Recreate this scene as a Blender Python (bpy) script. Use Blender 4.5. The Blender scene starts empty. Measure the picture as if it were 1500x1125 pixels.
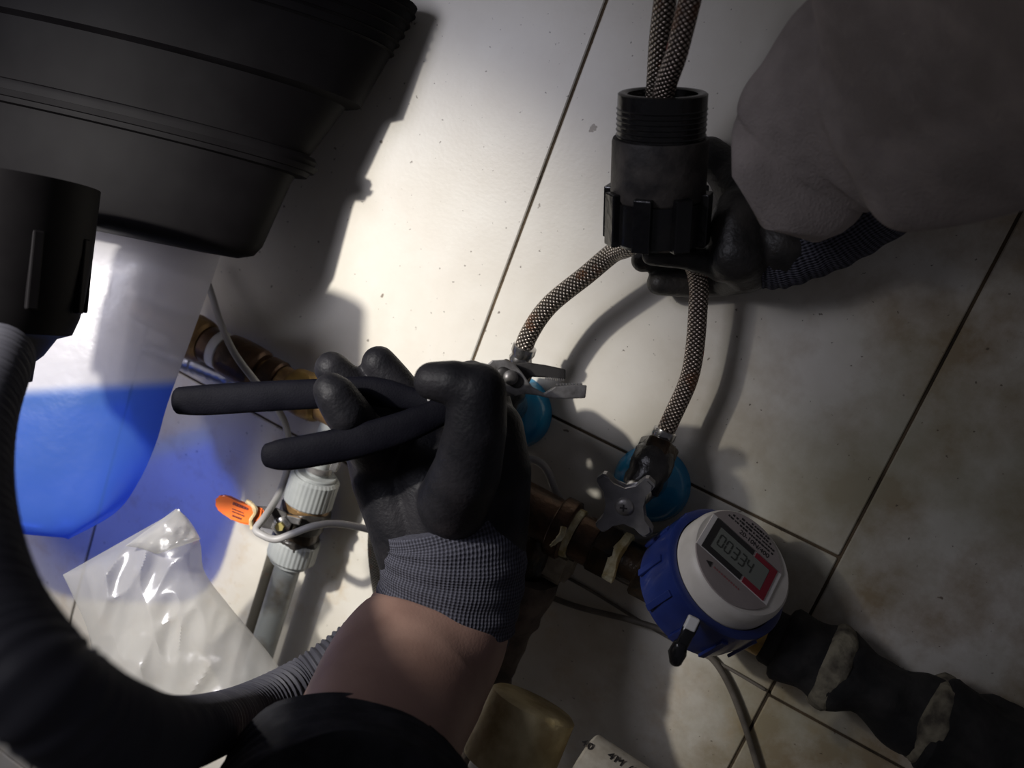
import bpy, bmesh, math, random
from mathutils import Vector as V, Matrix, noise
random.seed(7)
PI = math.pi
S = bpy.context.scene
COL = S.collection

# ------------------------------------------------------------------ camera
YAW, PIT, ROLL, F = 0.29989, 0.27838, 0.36954, 1377.8
CP = V((0.23959, -0.65658, 0.20542))
cy, sy, cp, sp, cr, sr = math.cos(YAW), math.sin(YAW), math.cos(PIT), math.sin(PIT), math.cos(ROLL), math.sin(ROLL)
CF = V((-sy*cp, cy*cp, -sp))
_r = V((cy, sy, 0)); _u = _r.cross(CF)
CR = _r*cr + _u*sr
CU = -_r*sr + _u*cr
cam = bpy.data.objects.new('camera', bpy.data.cameras.new('camera'))
COL.objects.link(cam)
cam.data.sensor_width = 36; cam.data.lens = F/1500*36
cam.data.clip_start = 0.01
cam.matrix_world = Matrix(((CR.x, CU.x, -CF.x, CP.x), (CR.y, CU.y, -CF.y, CP.y), (CR.z, CU.z, -CF.z, CP.z), (0, 0, 0, 1)))
cam.data.dof.use_dof = True
cam.data.dof.focus_distance = 0.62
cam.data.dof.aperture_fstop = 6.0
S.camera = cam
# ------------------------------------------------------------------ light
S.view_settings.view_transform = 'Standard'
S.view_settings.look = 'None'
S.view_settings.gamma = 1
S.view_settings.use_curve_mapping = False
S.view_settings.exposure = 0.0
w = bpy.data.worlds.new('world'); S.world = w; w.use_nodes = True
w.node_tree.nodes['Background'].inputs[0].default_value = (0.85, 0.83, 0.95, 1)
w.node_tree.nodes['Background'].inputs[1].default_value = 0.052
LP = V((-0.33, -0.70, 0.19))
def aim(o, p, target):
    o.location = p
    o.rotation_euler = (V(target)-V(p)).to_track_quat('-Z', 'Y').to_euler()
torch = bpy.data.lights.new('torch_light', 'SPOT')
torch.energy = 30.0; torch.color = (1.0, 0.95, 0.87); torch.spot_size = math.radians(58); torch.spot_blend = 1.0
torch.shadow_soft_size = 0.012
to = bpy.data.objects.new('torch_light', torch); COL.objects.link(to)
point_fill = bpy.data.lights.new('added_point_fill', 'POINT'); point_fill.energy = 0.48; point_fill.color = (1.0, 0.95, 0.9); point_fill.shadow_soft_size = 0.02  # added point lamp beside the torch, brightens the grey sleeve
so = bpy.data.objects.new('added_point_fill', point_fill); COL.objects.link(so); so.location = LP + V((0.01, -0.03, 0.0))
room = bpy.data.lights.new('added_fill_light', 'AREA'); room.shape = 'DISK'; room.size = 0.30; room.spread = math.radians(70); room.energy = 0.8; room.color = (0.86, 0.86, 1.0)  # added soft fill disk out of view, lightens the shadows on the left
ro = bpy.data.objects.new('added_fill_light', room); COL.objects.link(ro)

# ------------------------------------------------------------------ pixel -> place
DO = 0.0                     # extra depth shared by one group of things
def P(px, py, d):            # the point at depth d (metres) seen at a pixel of the photograph
    return CP + (CF + CR*((px-750)/F) - CU*((py-562.5)/F))*(d+DO)
def W(px, py, h=0.0):        # the point h metres in front of the wall
    r = CF + CR*((px-750)/F) - CU*((py-562.5)/F)
    return CP + r*((-h-CP.y)/r.y)
def pr(px, d): return px*(d+DO)/F
aim(to, LP, W(430, 690)); aim(ro, V((-0.40, -0.85, 0.24)), W(330, 600))
X, Y, Z = V((1, 0, 0)), V((0, 1, 0)), V((0, 0, 1))

# ------------------------------------------------------------------ materials
def newmat(name):
    m = bpy.data.materials.new(name); m.use_nodes = True
    return m, m.node_tree, m.node_tree.nodes['Principled BSDF']
def mat(name, c1, c2=None, scale=40, rough=0.5, metal=0.0, bump=0.0, bscale=200, lo=0.4, hi=0.65, coat=0.0, detail=6, spec=0.5):
    m, nt, b = newmat(name)
    N, L = nt.nodes, nt.links
    b.inputs['Roughness'].default_value = rough; b.inputs['Metallic'].default_value = metal
    b.inputs['Coat Weight'].default_value = coat
    b.inputs['Specular IOR Level'].default_value = spec
    g = N.new('ShaderNodeNewGeometry')
    if c2:
        n = N.new('ShaderNodeTexNoise'); n.inputs['Scale'].default_value = scale; n.inputs['Detail'].default_value = detail
        L.new(g.outputs['Position'], n.inputs['Vector'])
        r = N.new('ShaderNodeValToRGB'); r.color_ramp.elements[0].position = lo; r.color_ramp.elements[1].position = hi
        r.color_ramp.elements[0].color = (*c1, 1); r.color_ramp.elements[1].color = (*c2, 1)
        L.new(n.outputs['Fac'], r.inputs['Fac']); L.new(r.outputs['Color'], b.inputs['Base Color'])
    else:
        b.inputs['Base Color'].default_value = (*c1, 1)
    if bump:
        n2 = N.new('ShaderNodeTexNoise'); n2.inputs['Scale'].default_value = bscale; n2.inputs['Detail'].default_value = 4
        L.new(g.outputs['Position'], n2.inputs['Vector'])
        bp = N.new('ShaderNodeBump'); bp.inputs['Strength'].default_value = bump; bp.inputs['Distance'].default_value = 0.002
        L.new(n2.outputs['Fac'], bp.inputs['Height']); L.new(bp.outputs['Normal'], b.inputs['Normal'])
    return m

def tile_material():
    m, nt, b = newmat('stained_cream_tile'); N, L = nt.nodes, nt.links
    g = N.new('ShaderNodeNewGeometry')
    def noi(sc, det=5, rg=0.55):
        n = N.new('ShaderNodeTexNoise'); n.inputs['Scale'].default_value = sc; n.inputs['Detail'].default_value = det
        n.inputs['Roughness'].default_value = rg
        L.new(g.outputs['Position'], n.inputs['Vector']); return n.outputs['Fac']
    def ramp(src, a, c, ca=(0, 0, 0, 1), cb=(1, 1, 1, 1)):
        r = N.new('ShaderNodeValToRGB'); r.color_ramp.elements[0].position = a; r.color_ramp.elements[1].position = c
        r.color_ramp.elements[0].color = ca; r.color_ramp.elements[1].color = cb
        L.new(src, r.inputs['Fac']); return r.outputs['Color']
    def mul(a, c):
        x = N.new('ShaderNodeMath'); x.operation = 'MULTIPLY'; x.use_clamp = True
        if isinstance(a, float): x.inputs[0].default_value = a
        else: L.new(a, x.inputs[0])
        if isinstance(c, float): x.inputs[1].default_value = c
        else: L.new(c, x.inputs[1])
        return x.outputs[0]
    def mix(fac, a, colr):
        x = N.new('ShaderNodeMix'); x.data_type = 'RGBA'
        L.new(fac, x.inputs[0])
        L.new(a, x.inputs[6]); x.inputs[7].default_value = (*colr, 1); return x.outputs[2]
    base = ramp(noi(9), 0.35, 0.7, (0.70, 0.66, 0.575, 1), (0.78, 0.755, 0.68, 1))
    sx = N.new('ShaderNodeSeparateXYZ'); L.new(g.outputs['Position'], sx.inputs[0])
    mr = N.new('ShaderNodeMapRange'); mr.inputs[1].default_value = 0.12; mr.inputs[2].default_value = 0.3
    mr.inputs[3].default_value = 0.12; mr.inputs[4].default_value = 1.0; L.new(sx.outputs[0], mr.inputs[0])
    stain = mul(mul(ramp(noi(11, 8, 0.65), 0.42, 0.62), mr.outputs[0]), 0.9)
    c = mix(stain, base, (0.30, 0.205, 0.10))
    st2 = mul(mul(ramp(noi(6, 6), 0.42, 0.66), mr.outputs[0]), 0.7)
    c = mix(st2, c, (0.36, 0.35, 0.24))
    # splash of old grease around the two valves
    z = N.new('ShaderNodeMapRange'); z.inputs[1].default_value = 0.02; z.inputs[2].default_value = -0.22; L.new(sx.outputs[2], z.inputs[0])
    c = mix(mul(mul(ramp(noi(30, 8, 0.7), 0.52, 0.68), z.outputs[0]), 0.35), c, (0.5, 0.33, 0.12))
    c = mix(mul(ramp(noi(230, 2), 0.70, 0.735), 0.8), c, (0.10, 0.075, 0.05))      # flecks
    c = mix(mul(ramp(noi(62, 3), 0.72, 0.735), 0.8), c, (0.13, 0.09, 0.05))
    L.new(c, b.inputs['Base Color'])
    b.inputs['Roughness'].default_value = 0.38
    bp = N.new('ShaderNodeBump'); bp.inputs['Strength'].default_value = 0.04; bp.inputs['Distance'].default_value = 0.002
    L.new(noi(320, 3), bp.inputs['Height']); L.new(bp.outputs['Normal'], b.inputs['Normal'])
    return m

def braid_material(name, dark, light, around=5, pitch=0.0062, red=False, rough=0.35, metal=0.75):
    m, nt, b = newmat(name); N, L = nt.nodes, nt.links
    uv = N.new('ShaderNodeUVMap'); uv.uv_map = 'UVMap'
    s = N.new('ShaderNodeSeparateXYZ'); L.new(uv.outputs[0], s.inputs[0])
    def math_(op, a, c=None):
        x = N.new('ShaderNodeMath'); x.operation = op
        for i, q in enumerate((a, c)):
            if q is None: continue
            if isinstance(q, (int, float)): x.inputs[i].default_value = q
            else: L.new(q, x.inputs[i])
        return x.outputs[0]
    U = math_('MULTIPLY', s.outputs[0], 2*PI*around); T = math_('MULTIPLY', s.outputs[1], 2*PI/pitch)
    h = math_('MULTIPLY', math_('SINE', math_('ADD', U, T)), math_('SINE', math_('SUBTRACT', U, T)))
    h = math_('ABSOLUTE', h)
    r = N.new('ShaderNodeValToRGB'); r.color_ramp.elements[0].position = 0.12; r.color_ramp.elements[1].position = 0.75
    r.color_ramp.elements[0].color = (*dark, 1); r.color_ramp.elements[1].color = (*light, 1)
    L.new(h, r.inputs['Fac'])
    col = r.outputs['Color']
    g = N.new('ShaderNodeNewGeometry'); n = N.new('ShaderNodeTexNoise'); n.inputs['Scale'].default_value = 60
    L.new(g.outputs['Position'], n.inputs['Vector'])
    r2 = N.new('ShaderNodeValToRGB'); r2.color_ramp.elements[0].position = 0.58; r2.color_ramp.elements[1].position = 0.68
    L.new(n.outputs['Fac'], r2.inputs['Fac'])
    x = N.new('ShaderNodeMix'); x.data_type = 'RGBA'; L.new(math_('MULTIPLY', r2.outputs['Color'], 0.6), x.inputs[0]); L.new(col, x.inputs[6])
    x.inputs[7].default_value = (0.22, 0.09, 0.04, 1); col = x.outputs[2]
    if red:
        wv = math_('MULTIPLY', math_('GREATER_THAN', math_('SINE', math_('ADD', math_('MULTIPLY', T, 0.12), 1.0)), 0.965),
                   math_('GREATER_THAN', math_('SINE', math_('ADD', math_('MULTIPLY', U, 0.29), 2.6)), 0.3))
        x2 = N.new('ShaderNodeMix'); x2.data_type = 'RGBA'; L.new(wv, x2.inputs[0]); L.new(col, x2.inputs[6])
        x2.inputs[7].default_value = (0.35, 0.03, 0.03, 1); col = x2.outputs[2]
    L.new(col, b.inputs['Base Color'])
    b.inputs['Roughness'].default_value = rough; b.inputs['Metallic'].default_value = metal
    bp = N.new('ShaderNodeBump'); bp.inputs['Strength'].default_value = 0.9; bp.inputs['Distance'].default_value = 0.001
    L.new(h, bp.inputs['Height']); L.new(bp.outputs['Normal'], b.inputs['Normal'])
    return m

def knit_material(name, c1, c2, rib=0.0021, around=110):
    m, nt, b = newmat(name); N, L = nt.nodes, nt.links
    uv = N.new('ShaderNodeUVMap'); uv.uv_map = 'UVMap'
    s = N.new('ShaderNodeSeparateXYZ'); L.new(uv.outputs[0], s.inputs[0])
    def m2(op, a, c=None):
        x = N.new('ShaderNodeMath'); x.operation = op
        for i, q in enumerate((a, c)):
            if q is None: continue
            if isinstance(q, (int, float)): x.inputs[i].default_value = q
            else: L.new(q, x.inputs[i])
        return x.outputs[0]
    a = m2('SINE', m2('MULTIPLY', s.outputs[0], 2*PI*around))
    c = m2('SINE', m2('MULTIPLY', s.outputs[1], 2*PI/rib))
    h = m2('ADD', m2('MULTIPLY', a, 0.3), m2('MULTIPLY', c, 0.2))
    h = m2('ADD', h, 0.5)
    g = N.new('ShaderNodeNewGeometry'); n = N.new('ShaderNodeTexNoise'); n.inputs['Scale'].default_value = 500
    L.new(g.outputs['Position'], n.inputs['Vector'])
    h2 = m2('ADD', m2('MULTIPLY', h, 0.6), m2('MULTIPLY', n.outputs['Fac'], 0.4))
    r = N.new('ShaderNodeValToRGB'); r.color_ramp.elements[0].position = 0.3; r.color_ramp.elements[1].position = 0.7
    r.color_ramp.elements[0].color = (*c1, 1); r.color_ramp.elements[1].color = (*c2, 1)
    L.new(h2, r.inputs['Fac']); L.new(r.outputs['Color'], b.inputs['Base Color'])
    b.inputs['Roughness'].default_value = 0.95; b.inputs['Specular IOR Level'].default_value = 0.15
    bp = N.new('ShaderNodeBump'); bp.inputs['Strength'].default_value = 0.8; bp.inputs['Distance'].default_value = 0.0015
    L.new(h2, bp.inputs['Height']); L.new(bp.outputs['Normal'], b.inputs['Normal'])
    return m

def film_material(name, tint, transp, rough=0.25, band=None, gloss=0.12, haze=(0.9, 0.9, 0.9)):
    """thin plastic film: part clear, part light-scattering, part gloss; band = (direction, offset, softness, tint, scatter) of a coloured lower part"""
    m = bpy.data.materials.new(name); m.use_nodes = True
    nt = m.node_tree; N, L = nt.nodes, nt.links; N.clear()
    out = N.new('ShaderNodeOutputMaterial')
    t = N.new('ShaderNodeBsdfTransparent'); t.inputs[0].default_value = (*tint, 1)
    tl = N.new('ShaderNodeBsdfTranslucent'); tl.inputs[0].default_value = (*haze, 1)
    df = N.new('ShaderNodeBsdfDiffuse'); df.inputs[0].default_value = (*haze, 1)
    gl = N.new('ShaderNodeBsdfGlossy'); gl.inputs['Roughness'].default_value = rough
    a = N.new('ShaderNodeMixShader'); a.inputs[0].default_value = 0.5; L.new(tl.outputs[0], a.inputs[1]); L.new(df.outputs[0], a.inputs[2])
    c = N.new('ShaderNodeMixShader'); c.inputs[0].default_value = transp; L.new(a.outputs[0], c.inputs[1]); L.new(t.outputs[0], c.inputs[2])
    d = N.new('ShaderNodeMixShader'); d.inputs[0].default_value = gloss; L.new(c.outputs[0], d.inputs[1]); L.new(gl.outputs[0], d.inputs[2])
    L.new(d.outputs[0], out.inputs[0])
    g = N.new('ShaderNodeNewGeometry'); n = N.new('ShaderNodeTexNoise'); n.inputs['Scale'].default_value = 45; n.inputs['Detail'].default_value = 3
    L.new(g.outputs['Position'], n.inputs['Vector'])
    bp = N.new('ShaderNodeBump'); bp.inputs['Strength'].default_value = 0.25; bp.inputs['Distance'].default_value = 0.004
    L.new(n.outputs['Fac'], bp.inputs['Height'])
    L.new(bp.outputs['Normal'], gl.inputs['Normal'])
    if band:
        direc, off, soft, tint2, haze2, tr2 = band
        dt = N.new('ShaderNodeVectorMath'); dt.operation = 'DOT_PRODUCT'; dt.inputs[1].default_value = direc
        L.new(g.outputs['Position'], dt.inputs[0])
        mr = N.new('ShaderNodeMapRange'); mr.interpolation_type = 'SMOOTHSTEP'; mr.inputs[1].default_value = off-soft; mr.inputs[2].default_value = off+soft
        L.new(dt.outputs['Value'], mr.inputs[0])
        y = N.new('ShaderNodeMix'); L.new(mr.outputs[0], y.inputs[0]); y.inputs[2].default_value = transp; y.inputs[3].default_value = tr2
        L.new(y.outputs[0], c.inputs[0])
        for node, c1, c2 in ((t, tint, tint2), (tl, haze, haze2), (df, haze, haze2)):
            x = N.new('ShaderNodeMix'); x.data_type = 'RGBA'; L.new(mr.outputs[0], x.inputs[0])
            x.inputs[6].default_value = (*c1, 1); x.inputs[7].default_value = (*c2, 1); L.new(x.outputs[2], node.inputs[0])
    return m

M = {}
M['tile'] = tile_material()
M['grout'] = mat('dark_grout', (0.11, 0.078, 0.045), (0.03, 0.022, 0.013), 22, 0.95, bump=0.4, bscale=400)
M['floor'] = mat('grey_cement', (0.22, 0.21, 0.19), (0.3, 0.28, 0.25), 12, 0.9, bump=0.3)
M['rubber'] = mat('black_coated_rubber', (0.008, 0.008, 0.0105), (0.019, 0.018, 0.021), 45, 0.55, bump=0.25, bscale=420, spec=0.22)
M['rubber_r'] = mat('worn_coated_rubber', (0.02, 0.019, 0.018), (0.05, 0.045, 0.04), 40, 0.45, bump=0.3, bscale=350, spec=0.4)
M['knit'] = knit_material('grey_blue_knit', (0.032, 0.032, 0.042), (0.095, 0.097, 0.125))
M['knit_r'] = knit_material('blue_black_knit', (0.014, 0.014, 0.02), (0.14, 0.14, 0.175), rib=0.0032, around=84)
M['skin'] = mat('forearm_skin', (0.25, 0.15, 0.12), (0.32, 0.20, 0.16), 30, 0.55, bump=0.1, bscale=600)
M['sleeve'] = mat('black_sleeve_cloth', (0.018, 0.018, 0.021), (0.032, 0.032, 0.036), 60, 0.95, bump=0.4, bscale=700, spec=0.1)
M['sleeve_g'] = mat('grey_sleeve_cloth', (0.34, 0.30, 0.28), (0.46, 0.405, 0.38), 34, 0.97, bump=0.5, bscale=600, spec=0.08)
M['grip'] = mat('dipped_black_grip', (0.003, 0.003, 0.0055), (0.005, 0.005, 0.008), 60, 0.65, bump=0.15, bscale=900, spec=0.06)
M['steel'] = mat('worn_tool_steel', (0.34, 0.33, 0.32), (0.16, 0.15, 0.14), 120, 0.42, 0.6, bump=0.1, bscale=500)
M['steel_d'] = mat('dark_tool_steel', (0.10, 0.095, 0.09), (0.045, 0.042, 0.04), 120, 0.5, 0.8)
M['black'] = mat('glossy_black_plastic', (0.009, 0.009, 0.010), (0.016, 0.015, 0.014), 60, 0.22, bump=0.15, bscale=200)
M['black_m'] = mat('dusty_black_plastic', (0.03, 0.027, 0.026), (0.085, 0.075, 0.066), 70, 0.6, bump=0.2, bscale=300)
M['drain'] = mat('drain_black_plastic', (0.0035, 0.003, 0.0035), (0.006, 0.0055, 0.006), 20, 0.6, spec=0.08)
M['hose'] = mat('charcoal_ribbed_plastic', (0.040, 0.040, 0.050), (0.055, 0.055, 0.066), 25, 0.55, spec=0.2)
M['hose_tip'] = mat('grey_ribbed_plastic', (0.16, 0.16, 0.16), None, 25, 0.5)
M['braid'] = braid_material('rusty_steel_braid', (0.03, 0.02, 0.012), (0.62, 0.55, 0.47))
M['braid_red'] = braid_material('red_flecked_steel_braid', (0.03, 0.018, 0.012), (0.66, 0.56, 0.48), red=True)
M['braid_d'] = braid_material('dull_grey_braid', (0.05, 0.045, 0.035), (0.26, 0.24, 0.19), 5, 0.004, metal=0.3, rough=0.6)
M['chrome'] = mat('tarnished_chrome', (0.58, 0.57, 0.56), (0.30, 0.29, 0.28), 150, 0.25, 0.95)
M['zinc'] = mat('grey_zinc_handle', (0.27, 0.265, 0.275), (0.20, 0.195, 0.20), 90, 0.35, 0.7)
M['tape'] = mat('black_wrap_tape', (0.015, 0.014, 0.013), (0.06, 0.055, 0.05), 60, 0.3, bump=0.6, bscale=130)
M['blue_cup'] = mat('glossy_blue_plastic', (0.02, 0.26, 0.52), (0.03, 0.33, 0.60), 40, 0.18, coat=0.3)
M['brass'] = mat('aged_brass', (0.42, 0.27, 0.08), (0.20, 0.12, 0.05), 70, 0.4, 0.75, bump=0.3, bscale=250)
M['bronze'] = mat('brown_bronze', (0.13, 0.072, 0.04), (0.055, 0.036, 0.024), 60, 0.38, 0.5, bump=0.35, bscale=220)
M['bronze_l'] = mat('ochre_bronze', (0.34, 0.21, 0.085), (0.15, 0.085, 0.04), 60, 0.42, 0.5, bump=0.35, bscale=220)
M['black_nut'] = mat('blackened_brass', (0.014, 0.012, 0.010), (0.055, 0.033, 0.016), 80, 0.28, 0.3, bump=0.3, bscale=260)
M['ptfe'] = mat('white_thread_tape', (0.72, 0.67, 0.45), (0.45, 0.36, 0.16), 130, 0.8, bump=0.8, bscale=300)
M['ptfe_w'] = mat('clean_thread_tape', (0.80, 0.79, 0.76), None, 40, 0.7)
M['lag'] = mat('grimy_beige_lagging', (0.42, 0.37, 0.27), (0.14, 0.11, 0.085), 45, 0.85, bump=0.7, bscale=120)
M['lag_d'] = mat('grimy_brown_lagging', (0.16, 0.125, 0.10), (0.06, 0.048, 0.04), 45, 0.85, bump=0.8, bscale=120)
M['foam'] = mat('sooty_black_lagging', (0.010, 0.010, 0.010), (0.03, 0.028, 0.026), 50, 0.9, bump=0.9, bscale=110)
M['mortar'] = mat('pale_mortar', (0.26, 0.235, 0.165), (0.07, 0.06, 0.045), 80, 0.95, bump=1.0, bscale=160)
M['pb'] = mat('grey_pipe_plastic', (0.33, 0.35, 0.35), (0.39, 0.41, 0.40), 50, 0.35)
M['pb_d'] = mat('stained_grey_pipe', (0.30, 0.32, 0.32), (0.12, 0.09, 0.05), 40, 0.45, lo=0.5, hi=0.75)
M['orange'] = mat('orange_vinyl', (0.90, 0.17, 0.025), (0.95, 0.22, 0.03), 60, 0.35)
M['cream'] = mat('torn_cream_label', (0.80, 0.66, 0.42), (0.55, 0.42, 0.22), 160, 0.8, bump=0.6)
M['wire'] = mat('pale_grey_cable', (0.38, 0.37, 0.36), None, 40, 0.45)
M['wire_d'] = mat('dusty_grey_cable', (0.17, 0.15, 0.125), (0.10, 0.088, 0.07), 60, 0.6)
M['flexmetal'] = mat('bluish_flexible_steel', (0.35, 0.36, 0.40), None, 60, 0.35, 0.8)
M['meter_w'] = mat('off_white_meter_plastic', (0.70, 0.665, 0.60), (0.62, 0.585, 0.52), 60, 0.45)
M['meter_p'] = mat('pale_pinkish_dial', (0.34, 0.295, 0.28), (0.30, 0.26, 0.245), 50, 0.5)
M['meter_b'] = mat('royal_blue_ring', (0.012, 0.024, 0.125), (0.016, 0.032, 0.16), 60, 0.3, coat=0.2)
M['lcd'] = mat('lcd_grey_green', (0.20, 0.215, 0.19), None, 40, 0.25)
M['lcd_d'] = mat('lcd_segment', (0.045, 0.05, 0.045), None, 40, 0.3)
M['dark_print'] = mat('dark_print', (0.025, 0.023, 0.023), None, 40, 0.6)
M['red_print'] = mat('maroon_print', (0.26, 0.018, 0.035), None, 40, 0.5)
M['white_print'] = mat('white_print', (0.72, 0.69, 0.66), None, 40, 0.5)
M['red_ink'] = mat('dull_red_ink', (0.30, 0.12, 0.12), None, 40, 0.6)
M['brown_ink'] = mat('brown_ink', (0.17, 0.025, 0.02), None, 40, 0.6)
M['pvc'] = mat('speckled_white_pvc', (0.62, 0.575, 0.48), (0.5, 0.45, 0.36), 160, 0.5)
M['pvc_y'] = mat('yellowed_pvc', (0.58, 0.49, 0.28), (0.34, 0.26, 0.12), 45, 0.6, bump=0.3, bscale=160)
M['white'] = mat('bright_white_plastic', (0.78, 0.77, 0.74), None, 40, 0.5)
M['yellow_nut'] = mat('yellowish_nut', (0.65, 0.55, 0.2), None, 40, 0.3, 0.6)

# ------------------------------------------------------------------ mesh helpers
def setp(o, label=None, cat=None, group=None, kind=None):
    if label: o['label'] = label
    if cat: o['category'] = cat
    if group: o['group'] = group
    if kind: o['kind'] = kind
    return o
def thing(name, label, cat, loc=(0, 0, 0), group=None):
    o = bpy.data.objects.new(name, None); COL.objects.link(o); o.location = loc
    o.empty_display_size = 0.01
    return setp(o, label, cat, group)
def worldloc(o):
    l = V(o.location)
    p = o.parent
    while p: l += V(p.location); p = p.parent
    return l
def obj(name, bm, m, parent=None, smooth=True, bev=0.0, label=None):
    """a bmesh in world coordinates becomes one mesh object whose origin is its centre"""
    bmesh.ops.recalc_face_normals(bm, faces=bm.faces)
    me = bpy.data.meshes.new(name)
    c = V((0, 0, 0))
    for v in bm.verts: c += v.co
    c /= max(1, len(bm.verts))
    for v in bm.verts: v.co -= c
    if smooth:
        for f in bm.faces: f.smooth = True
        for e in bm.edges:
            if len(e.link_faces) == 2 and e.calc_face_angle(0) > math.radians(38): e.smooth = False
    bm.to_mesh(me); bm.free()
    me.materials.append(m)
    o = bpy.data.objects.new(name, me); COL.objects.link(o)
    if parent:
        o.parent = parent; o.location = c - worldloc(parent)
    else: o.location = c
    if bev:
        b = o.modifiers.new('bevel', 'BEVEL'); b.width = bev; b.segments = 2; b.limit_method = 'ANGLE'; b.angle_limit = math.radians(40)
    if label: o['label'] = label
    return o
def spline(pts, n):
    """Catmull-Rom through tuples of any length"""
    k = len(pts); out = []
    for i in range(k-1):
        p0, p1, p2, p3 = pts[max(i-1, 0)], pts[i], pts[i+1], pts[min(i+2, k-1)]
        for j in range(n):
            t = j/n
            out.append(tuple(0.5*(2*b + (c-a)*t + (2*a-5*b+4*c-d)*t*t + (3*b-a-3*c+d)*t**3) for a, b, c, d in zip(p0, p1, p2, p3)))
    out.append(tuple(pts[-1])); return out
def tube(bm, path, rad, seg=16, flat=None, ref=None, cap=True, dome=0, disp=None):
    """path: list of Vectors, rad: number or list; flat: thickness ratio along ref"""
    uvl = bm.loops.layers.uv.get('UVMap') or bm.loops.layers.uv.new('UVMap')
    path = [V(p) for p in path]; n = len(path)
    if not isinstance(rad, (list, tuple)): rad = [rad]*n
    rad = list(rad)
    if dome:            # rounded ends
        for end in (0, 1):
            p, q = (path[0], path[1]) if end == 0 else (path[-1], path[-2])
            d = (p-q).normalized(); r = rad[0] if end == 0 else rad[-1]
            ex = [(p + d*r*dome*math.sin(a), r*math.cos(a)) for a in (PI*.12, PI*.25, PI*.36, PI*.45)]
            if end == 0:
                path = [e[0] for e in reversed(ex)] + path; rad = [e[1] for e in reversed(ex)] + rad
            else:
                path += [e[0] for e in ex]; rad += [e[1] for e in ex]
        n = len(path)
    tang = [(path[min(i+1, n-1)] - path[max(i-1, 0)]).normalized() for i in range(n)]
    a = V(ref) if ref is not None else (V((0.3, 0.2, 1)) if abs(tang[0].z) < 0.8 else V((1, 0.2, 0.1)))
    rings = []; lens = [0.0]
    for i in range(n):
        t = tang[i]
        if ref is not None: a = V(ref)
        a = (a - t*a.dot(t)).normalized(); b = t.cross(a)
        ring = []
        for k in range(seg):
            th = 2*PI*k/seg; r = rad[i]
            dv = a*math.cos(th)*(flat if flat else 1) + b*math.sin(th)
            p = path[i] + dv*r
            if disp: p += dv*disp(p, i/(n-1), th)
            ring.append(bm.verts.new(p))
        rings.append(ring)
        if i: lens.append(lens[-1] + (path[i]-path[i-1]).length)
    for i in range(n-1):
        for k in range(seg):
            k2 = (k+1) % seg
            f = bm.faces.new((rings[i][k], rings[i][k2], rings[i+1][k2], rings[i+1][k]))
            for lp, (uu, vv) in zip(f.loops, ((k/seg, lens[i]), ((k+1)/seg, lens[i]), ((k+1)/seg, lens[i+1]), (k/seg, lens[i+1]))):
                lp[uvl].uv = (uu, vv)
    if cap:
        bm.faces.new(rings[0]); bm.faces.new(rings[-1])
    return bm
def lathe(bm, prof, o, axis, seg=32, ref=None, closed=False, rfun=None):
    """prof: (t, r) pairs along axis from origin o"""
    axis = V(axis).normalized(); a = V(ref) if ref is not None else (V((0, 0, 1)) if abs(axis.z) < 0.8 else V((1, 0, 0)))
    a = (a - axis*a.dot(axis)).normalized(); b = axis.cross(a); rings = []
    for t, r in prof:
        ring = []
        for k in range(seg):
            th = 2*PI*k/seg; rr = r*(rfun(th, t) if rfun else 1)
            ring.append(bm.verts.new(V(o) + axis*t + (a*math.cos(th) + b*math.sin(th))*rr))
        rings.append(ring)
    m = len(rings)
    for i in range(m if closed else m-1):
        for k in range(seg):
            k2 = (k+1) % seg; j = (i+1) % m
            bm.faces.new((rings[i][k], rings[i][k2], rings[j][k2], rings[j][k]))
    if not closed:
        bm.faces.new(rings[0]); bm.faces.new(rings[-1])
    return bm
def box(bm, c, ex, ey, ez, s):
    """oriented box: centre, three unit axes, full sizes"""
    ex, ey, ez = V(ex).normalized()*s[0]/2, V(ey).normalized()*s[1]/2, V(ez).normalized()*s[2]/2
    vs = [bm.verts.new(V(c) + ex*i + ey*j + ez*k) for i in (-1, 1) for j in (-1, 1) for k in (-1, 1)]
    for q in ((0, 1, 3, 2), (4, 6, 7, 5), (0, 4, 5, 1), (2, 3, 7, 6), (0, 2, 6, 4), (1, 5, 7, 3)): bm.faces.new([vs[i] for i in q])
    return bm
def prism(bm, pts, n, th):
    """flat outline (world points) thickened by th along n, centred"""
    n = V(n).normalized()
    A = [bm.verts.new(V(p) + n*th/2) for p in pts]; B = [bm.verts.new(V(p) - n*th/2) for p in pts]
    bm.faces.new(A); bm.faces.new(list(reversed(B)))
    for i in range(len(pts)):
        j = (i+1) % len(pts); bm.faces.new((A[j], A[i], B[i], B[j]))
    return bm
def B(): return bmesh.new()
def PS(*a): return [P(*p) for p in a]
def sp_path(pts, n=8): return [V(p) for p in spline([tuple(p) for p in pts], n)]
def hexf(th, t): 
    a = (th % (PI/3)) - PI/6
    return 0.92/math.cos(a)
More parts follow.
